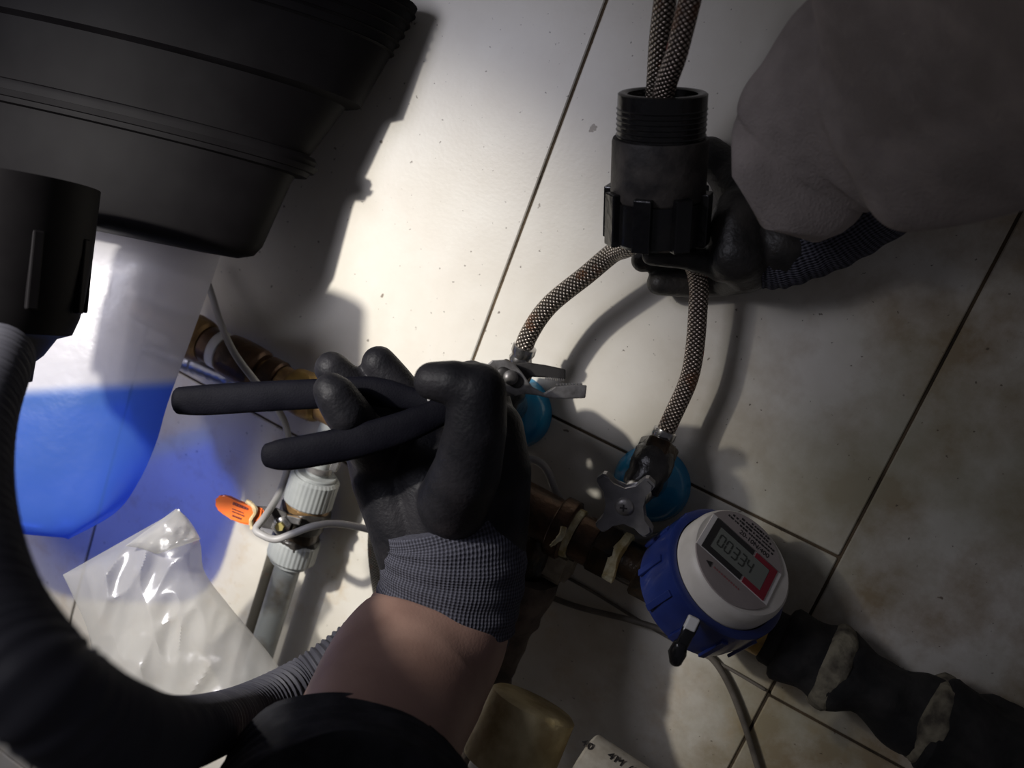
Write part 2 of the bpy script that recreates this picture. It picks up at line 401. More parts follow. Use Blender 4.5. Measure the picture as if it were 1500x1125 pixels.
def blob(name, chains, voxel, m, parent, smooth=6, label=None):
    """tapered limbs merged into one continuous skin"""
    bm = B()
    for ch in chains:
        for i, (p, r) in enumerate(ch):
            bmesh.ops.create_icosphere(bm, subdivisions=3, radius=r, matrix=Matrix.Translation(p))
            if i:
                q, r0 = ch[i-1]; d = V(p)-V(q); L = d.length
                mt = Matrix.Translation((V(p)+V(q))/2) @ d.to_track_quat('Z', 'Y').to_matrix().to_4x4()
                bmesh.ops.create_cone(bm, cap_ends=True, segments=24, radius1=r0, radius2=r, depth=L, matrix=mt)
    me = bpy.data.meshes.new('tmp'); bm.to_mesh(me); bm.free()
    o = bpy.data.objects.new('tmp', me); COL.objects.link(o)
    rm = o.modifiers.new('r', 'REMESH'); rm.mode = 'VOXEL'; rm.voxel_size = voxel; rm.use_smooth_shade = True
    s = o.modifiers.new('s', 'SMOOTH'); s.factor = 0.5; s.iterations = smooth
    dg = bpy.context.evaluated_depsgraph_get(); dg.update()
    me2 = bpy.data.meshes.new_from_object(o.evaluated_get(dg))
    bpy.data.objects.remove(o); bpy.data.meshes.remove(me)
    bm = B(); bm.from_mesh(me2); bpy.data.meshes.remove(me2)
    return obj(name, bm, m, parent, label=label)
def C(*pts):          # chain of (px, py, depth, radius px)
    return [(P(a, b, d), pr(r, d)) for a, b, d, r in pts]
def text(name, body, size, o, ex, ey, m, parent, depth=0.0004, align='LEFT', bold=0.0):
    cu = bpy.data.curves.new(name, 'FONT'); cu.body = body; cu.size = size; cu.extrude = depth; cu.align_x = align; cu.offset = bold; cu.space_character = 1.18 if bold else 1.0
    t = bpy.data.objects.new('tmp_text', cu); COL.objects.link(t)
    dg = bpy.context.evaluated_depsgraph_get(); dg.update()
    me = bpy.data.meshes.new_from_object(t.evaluated_get(dg))
    bpy.data.objects.remove(t)
    ex, ey = V(ex).normalized(), V(ey).normalized(); ez = ex.cross(ey)
    bm = B(); bm.from_mesh(me); bpy.data.meshes.remove(me)
    for v in bm.verts: v.co = V(o) + ex*v.co.x + ey*v.co.y + ez*v.co.z
    return obj(name, bm, m, parent, smooth=False)

# ------------------------------------------------------------------ wall of tiles, floor
bm = B(); box(bm, (-0.15, 0.0165, -0.10), X, Y, Z, (2.1, 0.030, 1.5))
wall = obj('wall_back', bm, M['grout'], smooth=False); setp(wall, 'tall cream tiled wall behind the sink plumbing', kind='structure')
tw, thh, gap = 0.30, 0.60, 0.0022
tile_me = None
for c in range(-4, 3):
    off = 0.0 if c % 2 == 0 else -0.116
    for k in range(-2, 2):
        z0 = off + 0.6*k
        if z0 + 0.6 < -0.85 or z0 > 0.65: continue
        zb, zt = max(z0, -0.85), min(z0+0.6, 0.65)
        bm = B(); box(bm, (tw*(c+.5), 0.005, (zb+zt)/2), X, Y, Z, (tw-gap, 0.010, zt-zb-gap))
        bmesh.ops.bevel(bm, geom=list(bm.edges), offset=0.0008, segments=1, affect='EDGES')
        t = obj('tile', bm, M['tile'], wall, smooth=False)
bm = B(); box(bm, (-0.15, -0.7, -0.80), X, Y, Z, (2.1, 1.42, 0.05))
fl = obj('floor', bm, M['floor'], smooth=False); setp(fl, kind='structure')

# ------------------------------------------------------------------ long pipe run along the wall, water meter
PA, PB = W(290, 497, 0.036), W(940, 832, 0.036)
PA.z = PA.z*0.9 + PB.z*0.1; PB.z = PA.z*0.15 + PB.z*0.85
pdir = (PB-PA).normalized()
def pt(px):                      # distance along the pipe run of the point seen at column px
    lo, hi = -0.6, 1.2
    for _ in range(50):
        mid = (lo+hi)/2; q = PA + pdir*mid - CP
        if q.dot(CR)/q.dot(CF)*F + 750 < px: lo = mid
        else: hi = mid
    return lo
def seg(name, parent, x0, x1, r, m, hexa=False, bulge=0.0, seg_=28, disp=None, label=None):
    t0, t1 = pt(x0), pt(x1); n = 10
    e = min(0.002, (t1-t0)*0.2)
    pf = [(t0, r-e), (t0+e, r)] + [(t0+(t1-t0)*i/n, r+bulge*math.sin(PI*i/n)) for i in range(1, n)] + [(t1-e, r), (t1, r-e)]
    bm = lathe(B(), pf, PA, pdir, 6 if hexa else seg_, ref=(0.2, -1, 0.35))
    if disp:
        for v in bm.verts: v.co += V((noise.noise(v.co*70), noise.noise(v.co*70+V((9, 0, 0))), noise.noise(v.co*70+V((0, 9, 0)))))*disp
    return obj(name, bm, m, parent, bev=0.0008 if hexa else 0, label=label)
pipe = thing('water_pipe', 'brown bronze water pipe with white thread tape crossing the tiles to the meter', 'pipe', tuple(PA))
seg('pipe_tube', pipe, 200, 800, 0.0105, M['bronze_l'])
seg('elbow_collar', pipe, 268, 303, 0.0170, M['bronze_l'], bulge=0.002)
seg('coupling', pipe, 303, 322, 0.0150, M['bronze'])
seg('thread_tape', pipe, 317, 332, 0.0158, M['ptfe_w'], label='clean white thread tape')
seg('coupling', pipe, 331, 384, 0.0172, M['bronze'], bulge=0.001)
seg('coupling', pipe, 390, 410, 0.0158, M['bronze'])
seg('pipe_sleeve', pipe, 410, 500, 0.0138, M['bronze_l'])
seg('brass_nipple', pipe, 425, 474, 0.0165, M['brass'], bulge=0.002)
seg('tee_body', pipe, 700, 822, 0.0185, M['bronze'], bulge=0.001)
seg('tee_collar', pipe, 814, 836, 0.0225, M['bronze'])
seg('thread_tape', pipe, 834, 846, 0.0180, M['ptfe'], disp=0.002)
seg('nipple', pipe, 843, 876, 0.0172, M['bronze'])
seg('hex_coupling', pipe, 872, 903, 0.0205, M['black_nut'], hexa=True)
seg('thread_tape', pipe, 899, 913, 0.0185, M['ptfe'], disp=0.003)
seg('nipple', pipe, 910, 945, 0.0150, M['black_nut'])
seg('hex_nut', pipe, 936, 968, 0.0215, M['black_nut'], hexa=True)
seg('nipple', pipe, 962, 1010, 0.0135, M['black_nut'])
# a wisp of tape hanging off the thread
bm = B(); tube(bm, sp_path(PS((826, 772, .63), (822, 785, .628), (812, 795, .627), (806, 800, .626)), 5), [0.0022]*8+[0.0016]*4+[0.001]*4, 6)
obj('loose_tape', bm, M['ptfe'], pipe)
# branch of the tee that goes down, lagged
tb = PA + pdir*pt(800)
bm = B(); pth = [tb + V((0, 0, -z)) for z in (0.012, 0.03, 0.045)]
tube(bm, pth, [0.0155, 0.0165, 0.0150], 20)
obj('tee_branch', bm, M['black_nut'], pipe)
bm = B()
c0 = PA + pdir*pt(806) + V((0, 0.0, -0.044))
tube(bm, [c0 + V((0, 0.0, -0.006*i)) for i in range(0, 34)], [0.0185+0.0012*math.sin(i*.9)+0.004*(i < 7) for i in range(34)], 26,
     disp=lambda p, t, th: 0.0045*noise.noise(p*60))
obj('lagging', bm, M['lag_d'], pipe, label='grimy lagged branch pipe going down')
bm = B(); q = W(820, 822, 0.03)
box(bm, q, pdir, Y, Z, (0.022, 0.028, 0.026)); bmesh.ops.bevel(bm, geom=list(bm.edges), offset=0.004, segments=2, affect='EDGES')
obj('bracket', bm, M['lag'], pipe, label='grimy beige bracket below the tee')

pr2 = thing('lagged_pipe', 'sooty black lagged pipe running on from the far side of the meter', 'pipe', tuple(PA + pdir*pt(1200)))
def rough(x0, x1, r, m, name, amp, s=45, label=None):
    t0, t1 = pt(x0), pt(x1); n = max(6, int((t1-t0)/0.004))
    bm = B(); tube(bm, [PA + pdir*(t0+(t1-t0)*i/n) for i in range(n+1)], r, 28, dome=0.3, disp=lambda p, t, th: amp*noise.noise(p*s))
    obj(name, bm, m, pr2, label=label)
rough(1128, 1186, 0.019, M['foam'], 'union_nut', 0.004)
rough(1150, 1222, 0.024, M['foam'], 'lagging', 0.007)
rough(1210, 1227, 0.0275, M['mortar'], 'mortar_ring', 0.004, 70, 'crumbly pale mortar ring')
rough(1228, 1380, 0.024, M['foam'], 'lagging', 0.008)
rough(1356, 1368, 0.0300, M['mortar'], 'mortar_ring', 0.004, 70, 'crumbly pale mortar ring')
rough(1370, 1560, 0.029, M['foam'], 'lagging', 0.010)

# meter, its dial tipped up towards the room
ax = (CR*0.43 + CU*0.53 - CF*0.73).normalized()
e1 = (CR*0.743 - CU*0.669 - CF*0.05); e1 = (e1 - ax*e1.dot(ax)).normalized(); e2 = ax.cross(e1)
mc = P(1088, 823, 0.585)
meter = thing('water_meter', 'round white digital water meter in a royal blue ring', 'water meter', tuple(mc - ax*0.05))
bm = lathe(B(), [(-.075, .018), (-.072, .026), (-.055, .036), (-.040, .0385), (-.030, .0385)], mc, ax, 40)
obj('brass_body', bm, M['brass'], meter)
bm = lathe(B(), [(-.054, .040), (-.052, .0425), (-.034, .0445), (-.0165, .0440), (-.0155, .0425), (-.0155, .0385), (-.022, .0378), (-.054, .0375)], mc, ax, 64, closed=True)
ring = obj('blue_ring', bm, M['meter_b'], meter)
for k in range(12):
    th = 2*PI*k/12; dv = e1*math.cos(th) + e2*math.sin(th); tv = ax.cross(dv)
    bm = B(); box(bm, mc - ax*0.036 + dv*0.0447, tv, ax, dv, (0.0045, 0.026, 0.0022)); obj('ring_rib', bm, M['meter_b'], ring, smooth=False, bev=0.0005)
bm = lathe(B(), [(-.045, .0372), (-.012, .0376), (-.0055, .0373), (-.0015, .0362), (0, .0345), (0.0002, 0.012)], mc, ax, 64)
cap = obj('meter_cap', bm, M['meter_w'], meter)
DS = 1.12                    # the dial fills the cap
def mp(a, b, h=0.0): return mc + e1*(a*DS*.91-.003) + e2*(b*DS*.97-.0008) + ax*h
# dial plates either side of the display
def arc_plate(s):
    pts = []
    x0 = 0.031*math.cos(math.asin(0.0135/0.031))
    lo = 0.0135
    a0 = math.asin(lo/0.031)
    for i in range(25):
        a = a0 + (PI-2*a0)*i/24; pts.append(mp(0.031*math.cos(a), s*0.031*math.sin(a)+s*0.0, 0.0006))
    return pts
for s in (1, -1):
    bm = B(); prism(bm, arc_plate(s), ax, 0.0012); obj('dial_plate', bm, M['meter_p'], meter, smooth=False)
bm = B(); box(bm, mp(0, 0, .0005), e1, e2, ax, (0.0565, 0.0286, 0.0012)); obj('display_panel', bm, M['white_print'], meter, smooth=False)
fr = 0.0012
def frame_piece(a0, a1, b0, b1, m, name):
    bm = B(); box(bm, mp((a0+a1)/2, (b0+b1)/2, fr), e1, e2, ax, ((a1-a0)*DS*.91, (b1-b0)*DS*.97, 0.001)); obj(name, bm, m, meter, smooth=False)
hx, hy, iw, ih = 0.0245, 0.0125, 0.0195, 0.0085
frame_piece(-hx, 0.006, ih+.0004, hy, M['dark_print'], 'black_frame'); frame_piece(-hx, 0.006, -hy, -ih, M['dark_print'], 'black_frame')
frame_piece(-hx, -iw-.0004, -ih, ih+.0004, M['dark_print'], 'black_frame')
frame_piece(0.0075, hx, ih+.0004, hy, M['red_print'], 'red_frame'); frame_piece(0.0075, hx, -hy, -ih, M['red_print'], 'red_frame')
frame_piece(iw+.0004, hx, -ih, ih+.0004, M['red_print'], 'red_frame')
frame_piece(-iw, iw, -ih, ih, M['lcd'], 'display')
SEG = {'0': 'abcdef', '3': 'abgcd', '4': 'fgbc', '1': 'bc', '2': 'abged', '5': 'afgcd'}
dw, dh, dl = 0.0038, 0.0082, 0.0008
for i, ch in enumerate('00334'):
    ox = -0.0172 + i*0.0056; bm = B()
    for s_ in SEG[ch]:
        q = {'a': (.5, 1, 1), 'd': (.5, 0, 1), 'g': (.5, .5, 1), 'f': (0, .75, 0), 'b': (1, .75, 0), 'e': (0, .25, 0), 'c': (1, .25, 0)}[s_]
        sz = (dw*.86, dl, .0003) if q[2] else (dl, dh*.44, .0003)
        box(bm, mp(ox+q[0]*dw, -dh/2+q[1]*dh, fr+.0006), e1, e2, ax, sz)
    obj('digit', bm, M['lcd_d'], meter, smooth=False)
text('dial_lettering', '20-10N/400', 0.0050, mp(-.0085, .0152, .0013), e1, e2, M['dark_print'], meter, 0.0001)
bm = B(); rr = random.Random(3)
for row, (y_, xa, xb) in enumerate(((.0205, -.0195, .016), (.0232, -.017, .0155), (.0258, -.011, .013), (.0282, -.004, .0095))):
    x_ = xa
    while x_ < xb:
        wd = rr.uniform(.0009, .0024); box(bm, mp(x_+wd/2, y_, .0013), e1, e2, ax, (wd, rr.uniform(.0010, .0015), .0002)); x_ += wd + rr.choice((.0005, .0006, .0012))
o = obj('small_print', bm, M['dark_print'], meter, smooth=False); o['kind'] = 'stuff'
bm = B(); prism(bm, [mp(-.0175, -.0185, .0014), mp(-.0135, -.0165, .0014), mp(-.0135, -.0205, .0014)], ax, .0003); obj('maker_mark', bm, M['dark_print'], meter, smooth=False)
bm = B(); x_ = -.0115
while x_ < .009:
    wd = rr.uniform(.0008, .0016); box(bm, mp(x_+wd/2, -.0185, .0013), e1, e2, ax, (wd, .0012, .0002)); x_ += wd+.0007
o = obj('red_small_print', bm, M['red_ink'], meter, smooth=False); o['kind'] = 'stuff'
# inlet and outlet stubs that meet the pipe run
bm = B(); tube(bm, [PA + pdir*pt(985), PA + pdir*pt(1150)], 0.0165, 20); obj('pipe_stub', bm, M['brass'], meter)
# shut-off lever hung below the ring
lev = thing('shutoff_lever', 'small black lever with a white clip hanging off the blue ring', 'lever', tuple(P(1005, 930, .60)))
bm = B(); tube(bm, sp_path(PS((1016, 908, 0.562), (1006, 930, 0.560), (996, 950, 0.562)), 6), [pr(11, .56)]*6 + [pr(10, .56)]*7, 16, flat=0.5, ref=CF, dome=0.5); obj('lever_arm', bm, M['black'], lev)
bm = B(); tube(bm, PS((996, 945, 0.562), (992, 957, 0.563), (990, 968, 0.564)), [pr(11, .56), pr(14, .56), pr(10, .56)], 16, dome=0.8); obj('knob', bm, M['black'], lev)
bm = B(); dl_ = (P(1006, 928, .56)-P(1017, 905, .56)).normalized()
box(bm, P(1013, 913, 0.555), dl_, dl_.cross(CF), CF, (pr(20, .56), pr(17, .56), .004)); obj('clip', bm, M['white'], lev, smooth=False, bev=0.0008)

# ------------------------------------------------------------------ stop valves
def stop_valve(name, label):
    b0 = W(955, 708, 0.0); n = -Y
    v = thing(name, label, 'valve', tuple(b0), 'stop valves on blue wall plates')
    R0 = pr(58, .675)
    pf = [(0.0, R0), (0.002, R0), (0.0035, R0*.97), (.006, R0*.955)] + [(.006+.016*math.sin(a), R0*.955*math.cos(a)) for a in (.25, .5, .75, 1.0, 1.2)]
    bm = lathe(B(), pf, b0, n, 48); obj('wall_plate', bm, M['blue_cup'], v, label='glossy blue domed wall plate')
    top = P(968, 648, .640); low = P(938, 716, .634); body = P(950, 690, .634)
    bm = B(); tube(bm, [b0 + n*.005, V(b0*.4 + body*.6) , body], [0.013, 0.0125, 0.0125], 20); obj('wall_stub', bm, M['chrome'], v)
    bm = B(); tube(bm, sp_path([low, body, P(958, 672, .637), top], 4), [0.0125, .0130, .0132, .0128, .0140, .0145, .0148, .0145, .0142, .0138, .012, .0105, .0095], 22,
                   disp=lambda p, t, th: 0.0012*noise.noise(p*160)); obj('taped_body', bm, M['tape'], v, label='valve body wrapped in black tape')
    d = (top-body).normalized()
    bm = lathe(B(), [(-.014, .0128), (-.012, .0140), (-.002, .0140), (0, .0125)], top, d, 6); obj('hex_nut', bm, M['black_nut'], v, bev=0.001)
    hc = P(916, 738, .606)
    bm = B(); tube(bm, [low, V(low*.5+hc*.5), hc + CF*.004], [0.0105, .0095, .008], 20); obj('stem', bm, M['chrome'], v)
    # four-armed handle
    hn = (-CF*0.92 - CR*0.28 - CU*0.28).normalized(); hu = (CR*0.05 + CU - CF*0)
    ha = (CU + CR*0.12); ha = (ha - hn*ha.dot(hn)).normalized(); hb = hn.cross(ha)
    pts = []
    for k in range(4):
        a = PI/4 + k*PI/2 + (0.10 if k % 2 else -0.02)
        for da, r in ((-.72, .0105), (-.47, .0120), (-.28, .0160), (-.205, .0205), (-.17, .0238), (-.10, .0250), (.10, .0250), (.17, .0238), (.205, .0205), (.28, .0160), (.47, .0120)):
            pts.append(hc + (ha*math.cos(a+da) + hb*math.sin(a+da))*r)
    bm = B(); prism(bm, pts, hn, 0.0085); bmesh.ops.bevel(bm, geom=[e for e in bm.edges if abs((e.verts[0].co-e.verts[1].co).normalized().dot(hn)) < .3], offset=0.0016, segments=2, affect='EDGES')
    hnd = obj('cross_handle', bm, M['zinc'], v)
    bm = lathe(B(), [(0, .0062), (.0012, .0060), (.0024, .0047), (.003, .0025)], hc + hn*.004, hn, 24); sc = obj('screw', bm, M['steel'], hnd)
    for r_ in (ha, hb):
        bm = B(); box(bm, hc + hn*.0068, r_, r_.cross(hn), hn, (.0048, .0011, .0008)); obj('screw_slot', bm, M['dark_print'], hnd, smooth=False)
    return v
def copy_thing(o, label, loc, group=None):
    c = o.copy(); COL.objects.link(c); c.location = loc; c['label'] = label
    for ch in list(o.children):
        d = ch.copy(); COL.objects.link(d); d.parent = c
        for g in ch.children:
            e = g.copy(); COL.objects.link(e); e.parent = d
    return c
v1 = stop_valve('stop_valve', 'stop valve with grey cross handle on blue plate, near the water meter')
dv = W(757, 602, 0.0) - W(955, 708, 0.0); dv.y = 0
v2 = copy_thing(v1, 'stop valve on blue plate mostly hidden behind the plier jaws', tuple(V(v1.location) + dv))

# ------------------------------------------------------------------ faucet shank and the two braided hoses
A0 = P(971, 135, .548); sax = (-CU*.905 + CF*.42 + CR*.015).normalized()      # downwards along the shank
shank = thing('faucet_shank', 'black threaded faucet shank with winged nut held round the hoses', 'faucet shank', tuple(A0 + sax*.042))
bm = lathe(B(), [(0, .0222), (.0008, .0205), (.085, .0205), (.085, .0262), (.0008, .0262), (0, .0250)], A0, sax, 48, closed=True); obj('threaded_tube', bm, M['black'], shank)
bm = B()
for k in range(6):
    lathe(bm, [(.008+k*.0030, .0258), (.0090+k*.0030, .0268), (.0100+k*.0030, .0258)], A0, sax, 40, closed=True)
o = obj('thread', bm, M['black'], shank)
bm = lathe(B(), [(.026, .0263), (.026, .0282), (.028, .0288), (.060, .0288), (.062, .0275), (.062, .0263)], A0, sax, 48, closed=True); obj('nut_collar', bm, M['black_m'], shank, label='dusty collar of the nut')
bm = lathe(B(), [(.062, .0263), (.062, .0288), (.087, .0288), (.089, .0270), (.089, .0205), (.0855, .0205), (.0855, .0263)], A0, sax, 48, closed=True); nut = obj('nut_body', bm, M['black'], shank)
sa = (CR - sax*CR.dot(sax)).normalized(); sb = sax.cross(sa)
for k in range(8):
    th = 2*PI*k/8 + 0.42; dvv = sa*math.cos(th) + sb*math.sin(th); tv = sax.cross(dvv)
    bm = B(); box(bm, A0 + sax*(.0725) + dvv*.0290, tv, sax, dvv, (.011, .032, .0078)); obj('wing_rib', bm, M['black'], shank, smooth=False, bev=0.0008)

def hose(name, label, pts, r, m, group=None, ferrules=(), n=10):
    rt = thing(name, label, 'hose', tuple(V(pts[len(pts)//2])), group)
    path = sp_path(pts, n)
    bm = B(); tube(bm, path, r, 18); obj('braided_sleeve', bm, m, rt)
    for i0, i1, rr_ in ferrules:
        bm = B(); a, b_ = V(pts[i0]), V(pts[i1]); d = (b_-a).normalized()
        lathe(bm, [(-.002, r*.9), (-.001, rr_*.95), (.001, rr_), (.003, rr_*.9), (.0045, rr_*.9), (.0065, rr_*1.02), (.011, rr_), (.012, r*.9)], a, d, 22); obj('crimp_ferrule', bm, M['chrome'], rt)
    return rt
ins = A0 + sax*.04
h1 = PS((1032, -90, .495), (1013, -10, .508), (992, 75, .525), (971, 150, .550)) + [ins + sa*.0072 - CF*.003, A0 + sax*.080 + sa*.010 + sb*.0] + PS((1020, 398, .608), (1022, 460, .617), (1012, 545, .628), (985, 610, .637), (965, 652, .640))
hose('flexible_hose', 'red flecked steel braided hose from the shank down to the stop valve by the meter', h1, 0.0063, M['braid_red'], 'braided supply hoses', ferrules=((-1, -2, .0082),))
h2 = PS((985, -90, .515), (975, -5, .530), (967, 60, .545), (961, 140, .565)) + [ins - sa*.0072 + CF*.003, A0 + sax*.086 - sa*.0115] + PS((897, 371, .614), (860, 402, .628), (805, 447, .642), (775, 490, .652), (762, 528, .660), (758, 548, .664))
hose('flexible_hose', 'plain steel braided hose bending from the shank to the valve behind the pliers', h2, 0.0066, M['braid'], 'braided supply hoses', ferrules=((-2, -3, .0085),))

# ------------------------------------------------------------------ heating valve with orange lever
H0, H1 = W(467, 684, .034), W(388, 950, .034)
H1.x = H0.x*.35 + H1.x*.65
hd = (H1-H0).normalized()
def ht(py):
    lo, hi = -0.3, 0.6
    for _ in range(50):
        mid = (lo+hi)/2; q = H0 + hd*mid - CP
        if 562.5 - q.dot(CU)/q.dot(CF)*F < py: lo = mid
        else: hi = mid
    return lo
hv = thing('ball_valve', 'grey union ball valve with an orange lever on a grey upright pipe', 'valve', tuple(H0 + hd*ht(750)))
def hs(name, y0, y1, r, m, rfun=None, sg=32, label=None, bulge=0, disp=None):
    t0, t1 = ht(y0), ht(y1); e = min(.0022, (t1-t0)*.2)
    bm = lathe(B(), [(t0, r-e), (t0+e, r), ((t0+t1)/2, r+bulge), (t1-e, r), (t1, r-e)], H0, hd, sg, rfun=rfun)
    if disp:
        for v in bm.verts: v.co += V((noise.noise(v.co*90), noise.noise(v.co*90+V((9, 0, 0))), noise.noise(v.co*90+V((0, 9, 0)))))*disp
    return obj(name, bm, m, hv, label=label)
knurl = lambda th, t: 1 + .009*math.cos(th*34)
hs('upper_pipe', 606, 712, .0093, M['pb'])
hs('nut_rim', 693, 700, .0165, M['pb'])
hs('union_nut', 697, 738, .0200, M['pb'], knurl, 200)
hs('rust_band', 735, 748, .0186, M['bronze_l'])
hs('tape_band', 742, 756, .0205, M['tape'], disp=.003)
hs('valve_body', 748, 790, .0172, M['black_nut'])
hs('valve_waist', 756, 772, .0185, M['steel_d'])
hs('tape_band', 782, 792, .0195, M['tape'], disp=.003)
hs('union_nut', 786, 818, .0200, M['pb'], knurl, 200)
hs('nut_rim', 815, 824, .0165, M['pb'])
hs('lower_pipe', 818, 1090, .0108, M['pb_d'])
bc = P(414, 769, .735)
bm = B(); tube(bm, [H0 + hd*ht(768), bc + CF*.004], .0085, 18); obj('spindle', bm, M['black_nut'], hv)
ld = (P(330, 742, .735) - P(414, 769, .735)).normalized(); ln = (-CF - ld*(-CF).dot(ld)).normalized(); lu = ln.cross(ld)
bm = B(); box(bm, P(424, 760, .735), (P(442, 752, .735)-P(408, 744, .735)), lu, ln, (pr(34, .735), pr(10, .735), .006)); obj('stop_bracket', bm, M['chrome'], hv, smooth=False, bev=.0006)
bm = lathe(B(), [(0, .0075), (.002, .0078), (.005, .0078), (.006, .006)], bc - CF*.001, -CF, 6); obj('lever_nut', bm, M['chrome'], hv)
bm = lathe(B(), [(.005, .004), (.010, .0035)], bc - CF*.001, -CF, 6); obj('spindle_tip', bm, M['yellow_nut'], hv)
def lvp(px, py, d=.733): return P(px, py, d)
bm = B(); prism(bm, PS((372, 741, .733), (405, 744, .733), (420, 752, .733), (420, 776, .733), (402, 776, .733), (374, 770, .733)), CF, .003)
obj('lever_bar', bm, M['steel_d'], hv, smooth=False)
out = [(388, 744), (366, 742), (350, 734), (336, 727), (326, 724), (319, 727), (316, 735), (318, 744), (325, 751), (340, 760), (356, 767), (372, 769), (386, 760)]
op = [(a, b) for a, b in out]
bm = B(); prism(bm, PS(*[(a, b, .733) for a, b in op]), CF, .007); bmesh.ops.bevel(bm, geom=list(bm.edges), offset=.0014, segments=2, affect='EDGES')
lg = obj('lever_grip', bm, M['orange'], hv, label='orange plastic lever grip')
bm = B(); pth = sp_path(PS((361, 734, .7285), (371, 741, .7275), (374, 751, .7275), (368, 762, .7275), (370, 774, .729)), 6)
tube(bm, pth, [.0015+.0012*abs(noise.noise(p*300)) for p in pth], 8); obj('torn_label_edge', bm, M['cream'], lg)
tu = (CU*.93 + CR*.33); td = (CR*.93 - CU*.37)
bm = B(); rr = random.Random(5)
for r0, (x_, y_, nn, hh) in enumerate(((341, 737, 6, 4.5), (340, 745, 5, 1.6), (340, 749, 5, 2.0), (340, 755, 4, 2.6))):
    q = P(x_, y_, .7288)
    for k in range(nn):
        wd = pr(rr.uniform(2, 3.6), .733); box(bm, q + td*wd/2, td, tu, CF, (wd, pr(hh*rr.uniform(.7, 1), .733), .0002)); q = q + td*(wd + pr(1.0, .733))
o = obj('lever_print', bm, M['brown_ink'], lg, smooth=False); o['kind'] = 'stuff'
# hose clip at the top of the valve
clip = thing('hose_clamp', 'thin steel hose clamp on the grey pipe above the union nut', 'clamp', tuple(H0 + hd*ht(686)))
bm = lathe(B(), [(ht(680), .0105), (ht(680), .0113), (ht(688), .0113), (ht(688), .0105)], H0, hd, 32, closed=True); obj('band', bm, M['steel'], clip)
bm = B(); box(bm, P(491, 681, .735), CR*.35+CU, CR-CU*.35, CF, (.010, .006, .006)); obj('screw_housing', bm, M['chrome'], clip, smooth=False, bev=.0006)

# thin braided tubes beside the pipe
def line(name, label, cat, pts, r, m, n=8, group=None, sg=12):
    bm = B(); tube(bm, sp_path(pts, n), r, sg, dome=.8); o = obj(name, bm, m); return setp(o, label, cat, group)
line('braided_tube', 'thin dull braided tube rising beside the grey upright pipe', 'tube',
     [W(432, 690, .014), W(425, 730, .013), W(414, 770, .012), W(402, 805, .011), W(385, 862, .010), W(364, 930, .008), W(345, 1000, .008)], .0050, M['braid_d'])
line('braided_tube', 'thin dull braided tube partly hidden behind the glove cuff', 'tube',
     [W(560, 700, .010), W(552, 750, .010), W(547, 790, .010), W(549, 830, .018), W(556, 880, .016), W(560, 930, .014)], .0048, M['braid_d'])
line('conduit', 'ribbed bluish flexible steel conduit running under the bronze pipe', 'conduit', [W(x_, y_, .016) for x_, y_ in ((215, 510), (255, 524), (290, 536), (330, 553), (365, 570), (400, 592))], [.0072*(1+.10*math.sin(i*2.6)) for i in range(41)], M['flexmetal'])
# cables
cab = [W(296, 395, .02), W(308, 425, .02), W(322, 470, .03), W(342, 515, .070), W(372, 556, .074), W(400, 590, .066), W(418, 622, .046), W(423, 655, .034)] + PS((420, 690, .78), (408, 725, .75), (388, 757, .716), (375, 775, .706), (385, 784, .702), (404, 790, .701), (428, 782, .70), (458, 771, .70), (490, 767, .71), (520, 771, .72), (548, 778, .73), (580, 790, .745), (615, 800, .755))
line('cable', 'thin pale grey cable looping past the orange lever', 'cable', cab, .0028, M['wire'], 6)
line('meter_cable', 'pale grey meter cable running behind the cross handle', 'cable', [W(1030, 775, .008), W(1000, 778, .008), W(960, 786, .008), W(920, 793, .006), W(880, 800, .005), W(840, 765, .006), W(815, 722, .012), W(803, 692, .014), W(790, 677, .014), W(770, 672, .012), W(740, 668, .01)], .0030, M['wire'], 6)
line('meter_cable', 'second pale grey meter cable just below the first one by the meter', 'cable', [W(1025, 787, .008), W(995, 790, .008), W(965, 797, .008), W(935, 806, .006), W(900, 818, .005)], .0026, M['wire'], 6)
line('flat_cable', 'dusty brown flat cable passing below the bronze pipe and meter', 'cable', [W(760, 855, .008), W(795, 870, .008), W(850, 890, .008), W(930, 910, .01), W(1000, 934, .008), W(1040, 962, .007), W(1066, 1000, .006), W(1090, 1060, .006), W(1112, 1130, .006)], [.0023]*65, M['wire_d'], 8)
line('thin_cable', 'thin brown cable on the tiles between meter and lower tile joint', 'cable', [W(800, 830, .002), W(860, 862, .002), W(930, 905, .002), W(990, 940, .002), W(1060, 975, .004), W(1120, 1010, .004)], .0012, M['wire_d'], 8)
# pipes at the foot
bp = thing('pipe_socket', 'short yellowed plastic pipe socket standing under the tee branch', 'pipe socket', tuple(P(765, 1080, .62)))
sd = (P(735, 1180, .635) - P(795, 1040, .635)).normalized(); s0 = P(783, 1030, .63)
sdd = (sd - Y*.10).normalized()
bm = lathe(B(), [(-.001, .018), (-.0005, .0275), (.0015, .0300), (.044, .0310), (.047, .0300), (.047, .0220)], s0, sdd, 48); obj('socket', bm, M['pvc_y'], bp)
bm = lathe(B(), [(.03, .0235), (.16, .0235)], s0, sdd, 40); obj('white_pipe', bm, M['white'], bp, label='white pipe below the socket')
pv = thing('pvc_pipe', 'speckled white pipe with black stencilled lettering lying at the wall foot', 'pipe', tuple(P(890, 1130, .60)))
q0 = P(846, 1128, .600); pd = (pdir*.97 + Z*.0 - Y*.10).normalized()
bm = lathe(B(), [(0, .020), (0, .0245), (.0015, .0258), (.28, .0258)], q0, pd, 48); obj('pipe_tube', bm, M['pvc'], pv)
